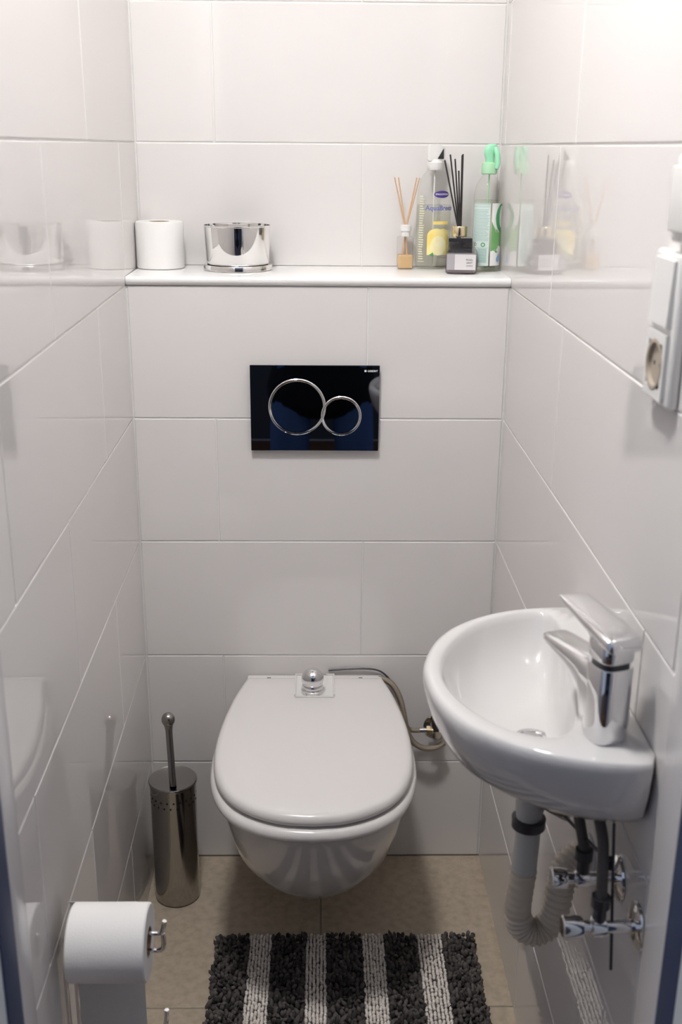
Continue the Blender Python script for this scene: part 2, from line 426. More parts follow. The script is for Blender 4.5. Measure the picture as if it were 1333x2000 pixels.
# hinge bar with the recess and the chrome flush knob
g = G(); g.box(TX-.139, TX+.139, -.0285, -.006, .409, .4455, .003); g.obj('hinge_bar', M['lid'], t, 50)
for sx in (-1, 1):
    G().box(TX+sx*.094-.004, TX+sx*.094+.004, -.0290, -.021, .4455, .4472).obj('buffer', M['dark_steel'], t, None)
g = G(); g.box(TX-.0385, TX+.0385, -.122, -.030, .4552, .4568, .0005)
rc = g.obj('knob_recess', M['plastic'], t)
g = G()
for s in (-1, 1): g.box(TX+s*.0385-.0015, TX+s*.0385+.0015, -.120, -.03, .456, .4610, .0005)
g.box(TX-.0385, TX-.024, -.033, -.030, .456, .4605); g.box(TX+.024, TX+.0385, -.033, -.030, .456, .4605)
g.box(TX-.0385, TX+.0385, -.1235, -.1195, .456, .4585, .0005); rim_ = g.obj('recess_rim', M['lid'], t); rim_['kind'] = 'stuff'
kx, ky = .3432, -.100
kn = G().lathe([(.0215, 0), (.0225, .002), (.0225, .006), (.0195, .008), (.0205, .010), (.0215, .013), (.0205, .016), (.018, .0175)], (kx, ky, .4568)).obj('knob_base', M['chrome'], t, 40)
G().ball((kx, ky, .4568+.0285), .0222, 28, 16).obj('knob', M['chrome'], t, 60)

# ---------------------------------------------------------------- flush plate
t = thing('flush_plate', 'black mirror glass dual flush plate with two chrome-ringed round buttons', 'flush plate', (.347, -.0, 1.0095))
PW, PH = .1222, .0828
G().box(-PW+.001, PW-.001, -.0075, -.0002, -PH+.001, PH-.001, .001).obj('backing', M['silver_edge'], t)
G().box(-PW, PW, -.0115, -.0076, -PH, PH, .0006).obj('glass_panel', M['black_glass'], t, 8)
def ring_y(cx, cz, r, w_, y0, y1, n=56):
    g = G(); pr = [(r-w_, y0), (r-w_, y1+.0006), (r-w_*.6, y1), (r-w_*.3, y1-.0002), (r, y1+.0008), (r+.0002, y0)]
    rings = [[(cx+q*math.cos(2*PI*j/n), yy, cz+q*math.sin(2*PI*j/n)) for j in range(n)] for q, yy in pr]
    rings.append(rings[0]); return g.loft(rings, False, False)
for nm, cx, cz, r in (('large', -.0335, .0035, .0545), ('small', .0502, -.0135, .0385)):
    ri = ring_y(cx, cz, r, .0048, -.0114, -.0152).obj('button_ring', M['chrome'], t, 30)
    gg = G(); n = 56
    gg.loft([[(cx+q*math.cos(2*PI*j/n), yy, cz+q*math.sin(2*PI*j/n)) for j in range(n)] for q, yy in ((r-.0052, -.0114), (r-.0052, -.0133), (r-.0058, -.0138))])
    bo = gg.obj('button', M['black_glass'], t, 30)

def text_mesh(s, size, bold=False):
    c = bpy.data.curves.new('t', 'FONT'); c.body = s; c.size = size; c.align_x = 'CENTER'; c.align_y = 'CENTER'
    if bold: c.offset = size*.02
    c.resolution_u = 3
    o = bpy.data.objects.new('t', c); COL.objects.link(o)
    bpy.context.view_layer.update()
    dg = bpy.context.evaluated_depsgraph_get(); me = bpy.data.meshes.new_from_object(o.evaluated_get(dg))
    vs = [v.co.copy() for v in me.vertices]; fs = [tuple(p.vertices) for p in me.polygons]
    bpy.data.objects.remove(o); bpy.data.curves.remove(c); bpy.data.meshes.remove(me)
    return vs, fs
def flat_text(s, size, fn, name, m, parent, bold=False):
    vs, fs = text_mesh(s, size, bold)
    me = data(name, [fn(v.x, v.y) for v in vs], fs); return mesh_obj(name, me, m, parent)
flat_text('■ GEBERIT', .0052, lambda x, y: (PW-.0165+x, -.01175, PH-.0105+y), 'lettering', M['print_white'], t, True)

# ---------------------------------------------------------------- washbasin
t = thing('washbasin', 'small white ceramic hand basin fixed to the right wall', 'sink', (0, 0, 0))
WX = W-.0002+KR*-.85-.0015+.0022
c0 = (.600, -.850)
op = [(.4845, -.845), (.4905, -.800), (.508, -.752), (.540, -.708), (.583, -.676), (.630, -.6575), (.675, -.651), (.7055, -.651), (.7100, -.660), (.7100, -.75), (.7100, -.85), (.7100, -.95), (.7100, -1.045), (.7045, -1.0565), (.680, -1.0575), (.640, -1.052), (.590, -1.032), (.548, -1.003), (.514, -.965), (.492, -.908)]
op = catmull_closed([Vector(p) for p in op], 6); outer = polar([(min(p.x, .7100), p.y) for p in op], c0, 96)
ip = [(.5075, -.855), (.513, -.803), (.533, -.755), (.565, -.710), (.605, -.682), (.645, -.667), (.668, -.672), (.676, -.695), (.673, -.76), (.664, -.83), (.655, -.90), (.645, -.955), (.630, -.985), (.608, -.995), (.575, -.983), (.545, -.955), (.520, -.91)]
ip = catmull_closed([Vector(p) for p in ip], 6); inner = polar([(p.x, p.y) for p in ip], c0, 96)
def oring(sx, sy, z): return [(.7100+(x-.7100)*sx, -.852+(y+.852)*sy, z) for x, y in outer]
dc = (.618, -.865)
def iring(s, z, grow=0):
    out = []
    for x, y in inner:
        d = Vector((x-c0[0], y-c0[1])); L = d.length; f = (L+grow)/L
        px, py = c0[0]+d.x*f, c0[1]+d.y*f
        out.append((dc[0]+(px-dc[0])*s, dc[1]+(py-dc[1])*s, z))
    return out
rings = [oring(.30, .22, .752), oring(.50, .42, .757), oring(.68, .66, .772), oring(.80, .83, .788), oring(.905, .93, .808), oring(.968, .975, .835), oring(.994, .995, .858), oring(1, 1, .868), oring(.996, .9975, .8745), oring(.982, .990, .8790), oring(.962, .981, .8805),
         iring(1, .8795, .006), iring(1, .8770, .0015), iring(.985, .869), iring(.95, .855), iring(.88, .836), iring(.76, .817), iring(.58, .805), iring(.38, .800), iring(.20, .7985)]
G().loft(rings).obj('basin', M['ceramic'], t, 75)
G().lathe([(.022, 0), (.022, .0015), (.017, .0022), (.0165, .0008), (.002, .0004)], (dc[0], dc[1], .7988)).obj('drain', M['chrome'], t)

# ---------------------------------------------------------------- tap
FB = Vector((.666, -.998, .8802)); dv = Vector((-.34, .94, 0)).normalized(); pv = Vector((dv.y, -dv.x, 0))
def fpt(a, b, z): return FB + dv*a + pv*b + Vector((0, 0, z))
def race(a0, a1, hw, z, n=32, tilt=0, ex=.62):
    ring = []; ca, la = (a0+a1)/2, (a1-a0)/2
    for k in range(n):
        q = 2*PI*k/n; c_, s_ = math.cos(q), math.sin(q)
        a = ca+la*math.copysign(abs(c_)**ex, c_); b = hw*math.copysign(abs(s_)**ex, s_)
        ring.append(fpt(a, b, z + tilt*(a-ca)))
    return ring
t = thing('tap', 'chrome single-lever tap standing on the near corner of the basin', 'tap', tuple(FB))
inv = Matrix.Translation(-FB)
G().loft([race(-.0200, .0200, .0192, -.0012), race(-.0208, .0208, .0200, .0015), race(-.0215, .0215, .0208, .005), race(-.0215, .0215, .0208, .055), race(-.0215, .0215, .0208, .086), race(-.0205, .0205, .0198, .0875)]).xf(inv).obj('body', M['chrome'], t, 40)
# spout: cross-sections marching away from the body
def sec(a, z0, z1, hw, n=24, ex=.5):
    ring = []
    for k in range(n):
        q = 2*PI*k/n; c_, s_ = math.cos(q), math.sin(q)
        ring.append(fpt(a, hw*math.copysign(abs(c_)**ex, c_), (z0+z1)/2+(z1-z0)/2*math.copysign(abs(s_)**ex, s_)))
    return ring
G().loft([sec(.004, 0.0040, 0.0845, 0.0204), sec(.0225, 0.0100, 0.0843, 0.0204), sec(.0265, 0.0310, 0.0840, 0.0201), sec(.033, 0.0430, 0.0838, 0.0198), sec(.044, 0.0515, 0.0832, 0.0191), sec(.060, 0.0575, 0.0822, 0.0186), sec(.080, 0.0620, 0.0805, 0.0179), sec(.098, 0.0655, 0.0788, 0.0171), sec(.108, 0.0680, 0.0772, 0.0158), sec(.1125, 0.0705, 0.0755, 0.0129)]).xf(inv).obj('spout', M['chrome'], t, 50)
G().loft([race(-.0180, .0180, .0172, .0875), race(-.0180, .0180, .0172, .0945)]).xf(inv).obj('gap_shade_collar', M['dark_steel'], t, 40)  # collar coloured dark to paint in the shaded gap between body and hub
G().loft([race(-.0205, .0215, .0198, .0945), race(-.0212, .0220, .0204, .096), race(-.0212, .0220, .0204, .112), race(-.020, .021, .0195, .114)]).xf(inv).obj('lever_hub', M['chrome'], t, 40)
def lev(a, z, th, hw, n=24): return sec(a, z, z+th, hw, n, .55)
G().loft([lev(-.0265, 0.1100, .006, 0.0171), lev(-.0245, 0.1095, .0125, 0.0204), lev(-.018, 0.1100, .0155, 0.0218), lev(0, 0.1130, .0155, 0.0217), lev(.025, 0.1185, .0130, 0.0211), lev(.050, 0.1240, .0095, 0.0194), lev(.074, 0.1290, .0065, 0.0178), lev(.083, 0.1310, .0035, 0.0157)]).xf(inv).obj('lever', M['chrome'], t, 50)
# ---------------------------------------------------------------- waste trap and supply below the basin
t = thing('drain_trap', 'pale plastic waste pipe with a ribbed U-bend hanging under the basin', 'pipe', (.622, -.862, .60))
iv = Matrix.Translation((-.622, -.862*-1, -.60))
def addt(g, name, m, sm=50): return g.xf(iv).obj(name, m, t, sm)
addt(G().tube([(.620, -.863, .7515), (.6215, -.862, .697)], .0185, 24), 'tailpiece', M['pvc'])
addt(G().lathe([(.0185, 0), (.0215, .001), (.0215, .013), (.0185, .014)], (.6217, -.862, .672), 32), 'collar', M['dark_steel'])
addt(G().tube([(.6216, -.862, .697), (.6218, -.861, .655), (.620, -.861, .603)], .0160, 24), 'straight_pipe', M['pvc'])
path = [(.620, -.861, .606), (.617, -.862, .575), (.616, -.862, .545), (.621, -.863, .522), (.638, -.864, .512), (.656, -.862, .520), (.666, -.859, .545), (.671, -.854, .578), (.677, -.848, .600), (.690, -.842, .611), (.7085, -.838, .612)]
ribs = lambda u: .0172 + (.0016*math.cos(2*PI*u*38) if u > .22 else .0004*math.cos(2*PI*u*30))
addt(G().tube(path, ribs, 24, smooth=24), 'ribbed_bend', M['pvc_cream'], 70)
addt(G().tube([(.7070, -.838, .612), (.7103, -.838, .612)], .028, 28), 'wall_flange', M['pvc'])
def valve(y, z, label, hl):
    t = thing('angle_valve', label, 'valve', (.7103, y, z), 'angle valves below the basin')
    L = lambda g: g.xf(Matrix.Translation((-.7103, -y, -z)))
    def xl(prof, cx=0):   # lathe about x
        n = 24; return G().loft([[(cx+a, y+r*math.cos(2*PI*j/n), z+r*math.sin(2*PI*j/n)) for j in range(n)] for r, a in prof])
    L(xl([(.027, .7103), (.0265, .7075), (.018, .7045), (.010, .7035)])).obj('rosette', M['chrome'], t)
    L(xl([(.0075, .704), (.0075, .676), (.0115, .674), (.0115, .660), (.0085, .658)])).obj('body', M['chrome'], t)
    L(G().lathe([(.0075, 0), (.0075, .018), (.0105, .019), (.0105, .032), (.0075, .033)], (.679-.012, y, z+.008), 12)).obj('outlet_nut', M['dark_steel'], t, 30)
    L(xl([(.0065, .659), (.0065, .650), (.0112, .649), (.0125, .640), (.0125, .640-hl), (.0105, .6385-hl)])).obj('handle', M['chrome'], t)
valve(-1.043, .668, 'lower chrome angle valve with round wall rosette below the basin', .012)
valve(-.962, .670, 'upper chrome angle valve below the basin, beside the ribbed pipe', .008)
o = G().tube([(.667, -1.043, .708), (.668, -1.035, .735), (.672, -1.01, .76), (.668, -.985, .785)], .0065, 12, smooth=8).obj('supply_hose', M['braid_dark'], None, 60); tag(o, 'dark braided supply hose rising from the lower angle valve to the basin', 'hose')
o = G().tube([(.667, -.962, .710), (.660, -.955, .745), (.655, -.945, .775), (.64, -.93, .795)], .0065, 12, smooth=8).obj('supply_hose', M['braid_dark'], None, 60); tag(o, 'dark braided supply hose rising from the upper angle valve', 'hose')
o = G().tube([(.628, -.93, .800), (.630, -.935, .770), (.636, -.935, .748), (.646, -.935, .742), (.654, -.935, .753), (.658, -.935, .778), (.658, -.93, .80)], .0052, 12, smooth=8).obj('hose_loop', M['braid_dark'], None, 60); tag(o, 'thin dark hose looping down under the basin', 'hose')
t = thing('pop_up_linkage', 'thin metal pop-up waste rod slanting from the tailpiece to a clamp', 'rod', (.64, -.90, .70))
L = lambda g: g.xf(Matrix.Translation((-.64, .90, -.70)))
L(G().tube([(.637, -.866, .712), (.662, -.895, .712)], .0095, 14)).obj('side_joint', M['steel'], t)
L(G().tube([(.655, -.893, .712), (.678, -1.02, .735)], .0021, 8)).obj('slant_rod', M['dark_steel'], t)
L(G().tube([(.680, -1.02, .785), (.682, -1.055, .62)], .0018, 8)).obj('drop_rod', M['dark_steel'], t)
L(G().box(.674, .684, -1.027, -1.017, .728, .742, .002)).obj('clamp', M['dark_steel'], t)

# ---------------------------------------------------------------- bidet hoses + valve by the boxed wall
t = thing('wall_valve', 'small chrome stop valve on the boxed wall, half behind the basin', 'valve', (.60, 0, .325))
G().tube([(0, -.0005, 0), (0, -.004, 0)], .024, 24).obj('rosette', M['chrome'], t)
G().tube([(0, -.004, 0), (0, -.045, 0)], .009, 16).obj('body', M['chrome'], t)
G().tube([(-.034, -.03, .004), (-.018, -.03, .004)], .0055, 12).obj('outlet', M['chrome'], t)
G().tube([(-.020, -.03, .004), (-.007, -.03, .004)], .0105, 6).obj('hex_nut', M['gold'], t, 20)
G().tube([(0, -.03, .008), (0, -.032, .050)], .010, 12).obj('handle', M['black'], t)
pts = [(.455, -.010, .425), (.481, -.014, .440), (.505, -.02, .432), (.522, -.028, .405), (.531, -.035, .370), (.538, -.04, .335), (.552, -.04, .307), (.575, -.04, .293), (.600, -.036, .292), (.618, -.03, .30)]
o = G().tube(pts, .0062, 12, smooth=8).obj('bidet_hose', M['braid'], None, 60); tag(o, 'thick braided steel hose curving from the toilet back to under the wall valve', 'hose')
pts = [(.470, -.022, .420), (.495, -.034, .415), (.512, -.040, .398), (.524, -.044, .375), (.534, -.042, .350), (.546, -.035, .333), (.566, -.03, .329)]
o = G().tube(pts, .0052, 12, smooth=8).obj('bidet_hose', M['braid'], None, 60); tag(o, 'shorter braided hose running from the toilet back into the side of the wall valve', 'hose')
o = G().tube([(.375, -.0035, .4545), (.41, -.0045, .4575), (.45, -.005, .459), (.478, -.006, .4555), (.496, -.008, .443), (.51, -.012, .425)], .0019, 8, smooth=8).obj('thin_tube', M['dark_steel'], None, 60); tag(o, 'thin dark tube lying along the wall behind the toilet lid', 'tube')

# ---------------------------------------------------------------- toilet brush
t = thing('toilet_brush', 'polished steel toilet brush holder with a ball-topped brush in the left corner', 'toilet brush', (.0625, -.128, 0))
body = G().lathe([(.0445, .0008), (.0460, .003), (.0460, .270), (.0465, .272)], n=48).obj('holder', M['steel'], t, 30)
G().lathe([(.0478, 0), (.0485, .0015), (.0485, .0055), (.0472, .007), (.0455, .0062), (.006, .0058)], (0, 0, .2705), 48).obj('lid', M['steel'], t, 30)
g = G()
for row in range(2):
    for k in range(22):
        a = 2*PI*(k+.5*row)/22; c_ = Vector((math.cos(a), math.sin(a), 0)); tt = Vector((-c_.y, c_.x, 0)); cc = c_*.0462+Vector((0, 0, .247-row*.0125))
        g.add([cc+(tt*math.cos(q*PI/4)+Vector((0, 0, 1))*math.sin(q*PI/4))*.0021 for q in range(8)], [tuple(range(8))])
pf = g.obj('perforations', M['hole'], t, None); pf['kind'] = 'stuff'
p0, p1 = Vector((.004, -.026, .2768)), Vector((-.004, .004, .400))
G().tube([p0, p0.lerp(p1, .45), p0.lerp(p1, .8), p1], lambda u: .0070+.0045*max(0, (u-.72)/.28)**2, 16, smooth=8).obj('handle', M['steel'], t, 60)
G().ball(tuple(p1+Vector((0, 0, .008))), .0135, 20, 12, (1, 1, 1.1)).obj('knob', M['steel'], t, 60)

# ---------------------------------------------------------------- standing roll holder + roll
RX0, RX1, RY, RZ, RR = .0365, .1370, -.862, .497, .0495
t = thing('toilet_roll_stand', 'chrome wire toilet roll stand by the left wall, near the doorway', 'roll stand', (.035, RY+.004, 0))
L = lambda g: g.xf(Matrix.Translation((-.035, -RY-.004, 0)))
L(G().lathe([(.055, .0005), (.056, .004), (.050, .008), (.006, .009)], (.062, RY, 0), 40)).obj('base', M['chrome'], t)
for dx in (0, .0135):
    L(G().tube([(.0235+dx, RY+.003, .006), (.0235+dx, RY+.003, .30), (.0235+dx, RY+.003, .4375)], .0031, 12)).obj('post', M['chrome'], t)
L(G().tube([(.0235, RY+.003, .4375), (.026, RY+.003, .475), (.030, RY, RZ+.008), (.05, RY, RZ+.0135), (.135, RY, RZ+.0135), (.150, RY, RZ+.0135), (.1545, RY, RZ+.017), (.1585, RY-.001, RZ+.034)], .0031, 12, smooth=6)).obj('arm_wire', M['chrome'], t, 60)
L(G().tube([(.037, RY+.003, .4375), (.038, RY, .462), (.046, RY, RZ-.0130), (.06, RY, RZ-.0135), (.135, RY, RZ-.0135), (.148, RY, RZ-.0135), (.1545, RY, RZ-.009), (.1560, RY, RZ+.004), (.1550, RY, RZ+.013)], .0031, 12, smooth=6)).obj('arm_wire', M['chrome'], t, 60)
L(G().tube([(.037, RY+.003, .355), (.09, RY+.003, .355), (.145, RY+.003, .355), (.152, RY+.003, .360), (.1545, RY+.003, .384)], .0031, 12, smooth=6)).obj('lower_arm', M['chrome'], t, 60)
def roll(x0, x1, y, z, R, rc=.020, n=56):
    g = G(); prof = [(rc, x0), (R-.002, x0), (R, x0+.002), (R, x1-.002), (R-.002, x1), (rc, x1)]
    rings = [[(a, y+r*math.cos(2*PI*j/n), z+r*math.sin(2*PI*j/n)) for j in range(n)] for r, a in prof]; rings.append(rings[0])
    return g.loft(rings, False, False)
t = thing('toilet_roll', 'white toilet roll on the chrome stand, its last sheet hanging down', 'toilet roll', (RX0, RY, RZ))
L = lambda g: g.xf(Matrix.Translation((-RX0, -RY, -RZ)))
L(roll(RX0, RX1, RY, RZ, RR)).obj('paper', M['paper'], t, 40)
def tube_x(x0, x1, r0, r1, y, z, n=32):
    rings = [[(a, y+r*math.cos(2*PI*j/n), z+r*math.sin(2*PI*j/n)) for j in range(n)] for r, a in ((r1, x0), (r1, x1), (r0, x1), (r0, x0))]; rings.append(rings[0])
    return G().loft(rings, False, False)
L(tube_x(RX0+.0005, RX1-.0005, .0185, .0199, RY, RZ)).obj('core', M['core'], t, 40)
g = G(); sh = []
for i in range(9): a = PI*.25*(1-i/8); sh.append((RY+(RR+.0006)*math.cos(a), RZ+(RR+.0006)*math.sin(a)))
for i in range(1, 14): sh.append((RY+RR+.0006-.0012*math.sin(i*.7), RZ-i*.016))
rings = [[(x, y, z) for x in (RX0-.010, RX0+.02, RX0+.050, RX1-.019)] + [(x, y-.0006, z) for x in (RX1-.019, RX0+.050, RX0+.02, RX0-.010)] for y, z in sh]
L(g.loft(rings)).obj('hanging_sheet', M['paper'], t, 60)

# ---------------------------------------------------------------- bath mat
t = thing('bath_mat', 'striped charcoal and off-white chenille bath mat on the beige floor', 'bath mat', (.405, -.66, .0005))
xs = [.1555, .2215, .2660, .3310, .3720, .4400, .4845, .5475, .5970, .6600]; Y0, Y1 = -.272, -1.03
ico = bmesh.new(); bmesh.ops.create_icosphere(ico, subdivisions=1, radius=1); IV = [v.co.copy() for v in ico.verts]
ico.verts.index_update(); IF = [tuple(v.index for v in f.verts) for f in ico.faces]; ico.free()
G().box(xs[0]-.405+.003, xs[-1]-.405-.003, Y1+.66+.003, Y0+.66-.004, 0, .008, .002).obj('backing', M['rug_back'], t)
for k in range(9):
    dark = k % 2 == 0; g = G(); V = []; F = []
    a, b = xs[k], xs[k+1]; st = .0078 if dark else .0066
    nx = max(3, round((b-a)/st)); ny = int((Y0-Y1)/st)
    for i in range(nx):
        for j in range(ny):
            x = a+(i+.5)*(b-a)/nx-.405; y = Y0-(j+.5)*(Y0-Y1)/ny+.66
            if dark:
                x += random.gauss(0, .0016); y += random.gauss(0, .0018); r = random.uniform(.0036, .0054); h = random.uniform(1.3, 2.1); z = .011+random.uniform(0, .0075)
                tx = random.gauss(0, .35); ty = random.gauss(0, .35)
            else:
                x += random.gauss(0, .0005); y += random.gauss(0, .0012) + (.003 if i % 2 else 0); r = random.uniform(.0032, .0038); h = random.uniform(1.2, 1.5); z = .0105+random.uniform(0, .002)
                tx = random.gauss(0, .1); ty = random.gauss(.25, .15)
            n = len(V)
            for v in IV:
                q = v*r; q.z *= h; q.x += tx*q.z; q.y += ty*q.z
                V.append((x+q.x, y+q.y, z+q.z))
            F += [tuple(w_+n for w_ in f) for f in IF]
    me = data('stripe', V, F)
    o = mesh_obj('dark_stripe' if dark else 'light_stripe', me, M['dark_pile'] if dark else M['light_pile'], t, 180)
    o['kind'] = 'stuff'

# ---------------------------------------------------------------- shelf objects
# spare roll
t = thing('spare_toilet_roll', 'full white toilet roll standing upright on the left end of the ledge', 'toilet roll', (.0445, .1475, LZ))
prof = [(.020, .0005), (.0440, .0005), (.0465, .002), (.0465, .086), (.0445, .0885), (.020, .0885)]
g = G(); n = 56; rings = [[(r*math.cos(2*PI*j/n), r*math.sin(2*PI*j/n), z) for j in range(n)] for r, z in prof]; rings.append(rings[0]); g.loft(rings, False, False).obj('paper', M['paper'], t, 40)
rings = [[(r*math.cos(2*PI*j/32), r*math.sin(2*PI*j/32), z) for j in range(32)] for r, z in ((.0199, .001), (.0199, .088), (.0188, .088), (.0188, .001))]; rings.append(rings[0])
G().loft(rings, False, False).obj('core', M['core'], t, 40)
# tin
t = thing('silver_tin', 'open round silver tin on its upturned lid, standing on the ledge', 'tin', (.1965, .128, LZ))
G().lathe([(.0655, .0003), (.0665, .0012), (.0665, .0100), (.0658, .0110), (.0600, .0110)], n=64).obj('lid', M['tin'], t, 40)
g = G(); n = 64; pr = [(.0580, .0112), (.0600, .0120), (.0608, .014), (.0640, .0815), (.0650, .0825), (.0650, .0838), (.0640, .0842), (.0628, .0835), (.0598, .014), (.002, .013)]
g.lathe(pr, n=64).obj('body', M['tin'], t, 40)

# decals on an elliptical cylinder facing -y
def ell_map(a, b, zc, off=.0003):
    def fn(u, v):
        th = u/a; return ((a+off)*math.sin(th), -(b+off)*math.cos(th), zc+v)
    return fn
def patch_rect(u0, u1, v0, v1, nu=10):
    vs = []; fs = []
    for i in range(nu+1):
        u = u0+(u1-u0)*i/nu; vs += [(u, v0), (u, v1)]
    for i in range(nu): fs.append((2*i, 2*i+2, 2*i+3, 2*i+1))
    return vs, fs
def patch_ell(cu, cv, ru, rv, n=24, rings=4):
    vs = [(cu, cv)]; fs = []
    for k in range(1, rings+1):
        for j in range(n): vs.append((cu+ru*k/rings*math.cos(2*PI*j/n), cv+rv*k/rings*math.sin(2*PI*j/n)))
    for j in range(n): fs.append((0, 1+j, 1+(j+1) % n))
    for k in range(1, rings):
        for j in range(n):
            a_ = 1+(k-1)*n; b_ = 1+k*n; fs.append((a_+j, b_+j, b_+(j+1) % n, a_+(j+1) % n))
    return vs, fs
def patch_poly(pts, cu, cv, rings=3):
    n = len(pts); vs = [(cu, cv)]; fs = []
    for k in range(1, rings+1):
        for p in pts: vs.append((cu+(p[0]-cu)*k/rings, cv+(p[1]-cv)*k/rings))
    for j in range(n): fs.append((0, 1+j, 1+(j+1) % n))
    for k in range(1, rings):
        for j in range(n):
            a_ = 1+(k-1)*n; b_ = 1+k*n; fs.append((a_+j, b_+j, b_+(j+1) % n, a_+(j+1) % n))
    return vs, fs
def decal(name, patch, fn, m, parent):
    vs, fs = patch; me = data(name, [fn(*v) for v in vs], fs); o = mesh_obj(name, me, m, parent); me.shade_smooth()
    if name in ('recycling_mark', 'small_print', 'back_strip', 'blossom'): o['kind'] = 'stuff'
    return o
def multi(patches):
    V = []; F = []
    for vs, fs in patches:
        n = len(V); V += vs; F += [tuple(i+n for i in f) for f in fs]
    return V, F
def ctext(s, size, fn, cu, cv, name, m, parent, bold=False):
    vs, fs = text_mesh(s, size, bold); me = data(name, [fn(cu+v.x, cv+v.y) for v in vs], fs); return mesh_obj(name, me, m, parent)

# small reed diffuser with orange oil
t = thing('reed_diffuser', 'small clear diffuser with orange oil and tan reeds, left of the lemon cleaner', 'diffuser', (.5235, .160, LZ))
G().box(-.0155, .0155, -.0155, .0155, .0003, .062, .004).obj('bottle', M['glass'], t)
G().box(-.0145, .0145, -.0145, .0145, .0012, .0275, .003).obj('oil', M['liquid_orange'], t)
G().lathe([(.0095, .0622), (.0095, .072), (.0115, .0725), (.0115, .083), (.0095, .084), (.003, .0838)], n=24).obj('collar', M['plastic'], t)
for k, (dx, dy, bx) in enumerate(((-.0235, .004, .007), (-.0165, -.004, .004), (.0195, .003, -.006), (.0245, -.002, -.008))):
    G().tube([(bx, -dy*.5, .003), (0.0006*(k-1.5), 0, .078), (dx, dy, .172)], .00125, 8).obj('reed', M['reed_tan'], t, 60)

# lemon all-purpose bottle
t = thing('cleaner_bottle', 'clear bottle of lemon cleaner with a white trigger cap', 'bottle', (.5775, .162, LZ), rz=math.radians(8))
A_, B_ = .0345, .0235
def lat(prof, sx, sy, c=(0, 0, 0), n=40): return G().lathe([(1*r, z) for r, z in prof], c, n, sx=sx, sy=sy)
pr = [(.93, .0005), (.99, .004), (1, .010), (1, .115), (.985, .130), (.93, .150), (.80, .168), (.60, .180), (.44, .186), (.40, .188)]
lat(pr, A_, B_).obj('bottle', M['bottle_clear'], t, 50)
pr = [(.90, .0015), (.95, .005), (.96, .011), (.96, .113), (.95, .122)]
lat(pr, A_, B_).obj('liquid', M['liquid_clear'], t, 50)
G().lathe([(.0140, .186), (.0150, .188), (.0150, .200), (.0120, .203), (.0110, .206)], n=24).obj('collar', M['plastic'], t)
g = G(); rg = []
for x, z0, z1, hw in ((-.016, .205, .226, .006), (-.012, .203, .232, .009), (.004, .203, .234, .0095), (.014, .205, .229, .008), (.0185, .214, .226, .006)):
    rg.append([(x, -hw, z0), (x, hw, z0), (x, hw, z1), (x, -hw, z1)])
g.loft(rg).obj('trigger_head', M['plastic'], t, 30)
tri = [(.002, -.0100, .207), (.0145, -.0089, .207), (.0138, -.0089, .2265)]
G().add(tri+[(x, y-.0006, z) for x, y, z in tri], [(0, 1, 2), (5, 4, 3), (0, 3, 4, 1), (1, 4, 5, 2), (2, 5, 3, 0)]).obj('black_wedge', M['black'], t, None)
G().tube([(0, 0, .004), (0, 0, .186)], .0016, 8).obj('dip_tube', M['plastic'], t)
f1 = ell_map(A_, B_, 0, .0004); f2 = ell_map(A_, B_, 0, .0008); f3 = ell_map(A_, B_, 0, .0012)
lb = decal('fruit_print', multi([patch_rect(-.017, .030, .0285, .064, 12), patch_ell(.001, .064, .018, .0145), patch_ell(.016, .066, .013, .012)]), f1, M['lemon'], t)
decal('lemon_slice', patch_ell(.006, .046, .0165, .0185), f2, M['lemon_pale'], t)
decal('yellow_band', patch_rect(-.006, .027, .086, .092), f1, M['lemon'], t)
decal('leaf', patch_poly([(-.012, .0285), (-.005, .0335), (-.003, .028), (-.006, .026)], -.007, .0285), f3, M['leaf_green'], t)
decal('back_strip', multi([patch_rect(-.0385, -.0225, .0150, .0165, 4)]+[patch_rect(-.0375, -.0245-random.random()*.004, .020+.0045*i, .022+.0045*i, 4) for i in range(27)]), f1, M['ink_paleyellow'], t)
decal('brand_oval', patch_ell(.011, .142, .0165, .0066), ell_map(A_*.96, B_*.96, 0, .0006), M['ink_purple'], t)
ctext('SPRINGFRESH', .0046, ell_map(A_*.96, B_*.96, 0, .0009), .011, .142, 'brand_lettering', M['print_white'], t, True)
ctext('AquaBreeze', .0130, f2, .0100, .1165, 'name_lettering', M['ink_blue'], t, True)
decal('small_print', multi([patch_rect(.004, .024, .0225+.0035*i, .0232+.0035*i, 6) for i in range(2)]), f1, M['ink_grey'], t)

# dark diffuser with black reeds
t = thing('reed_diffuser', 'dark reed diffuser with a gold cap and black reeds, behind the grey jar', 'diffuser', (.6265, .133, LZ), rz=0)
G().box(-.0225, .0225, -.0180, .0180, .0003, .064, .003).obj('bottle', M['glass'], t)
G().box(-.0210, .0210, -.0165, .0165, .002, .035, .002).obj('oil', M['liquid_dark'], t)
g = G(); g.box(-.0228, .0228, -.0188, -.0182, .028, .0625)
g.obj('label', M['lab_black'], t, None)
G().lathe([(.0145, .0642), (.0150, .0655), (.0150, .0825), (.0142, .084), (.004, .0838)], n=32).obj('cap', M['gold'], t, 40)
for k, (dx, dy, z1) in enumerate(((-.034, .0, .205), (-.023, .008, .215), (-.013, .012, .207), (-.007, -.004, .186), (-.0005, .006, .214), (.0005, .002, .216))):
    G().tube([(-.004+k*.001, 0, .06), (-.004+.0012*k, 0, .082), (dx, dy, z1)], .0015, 8).obj('reed', M['reed_black'], t, 60)

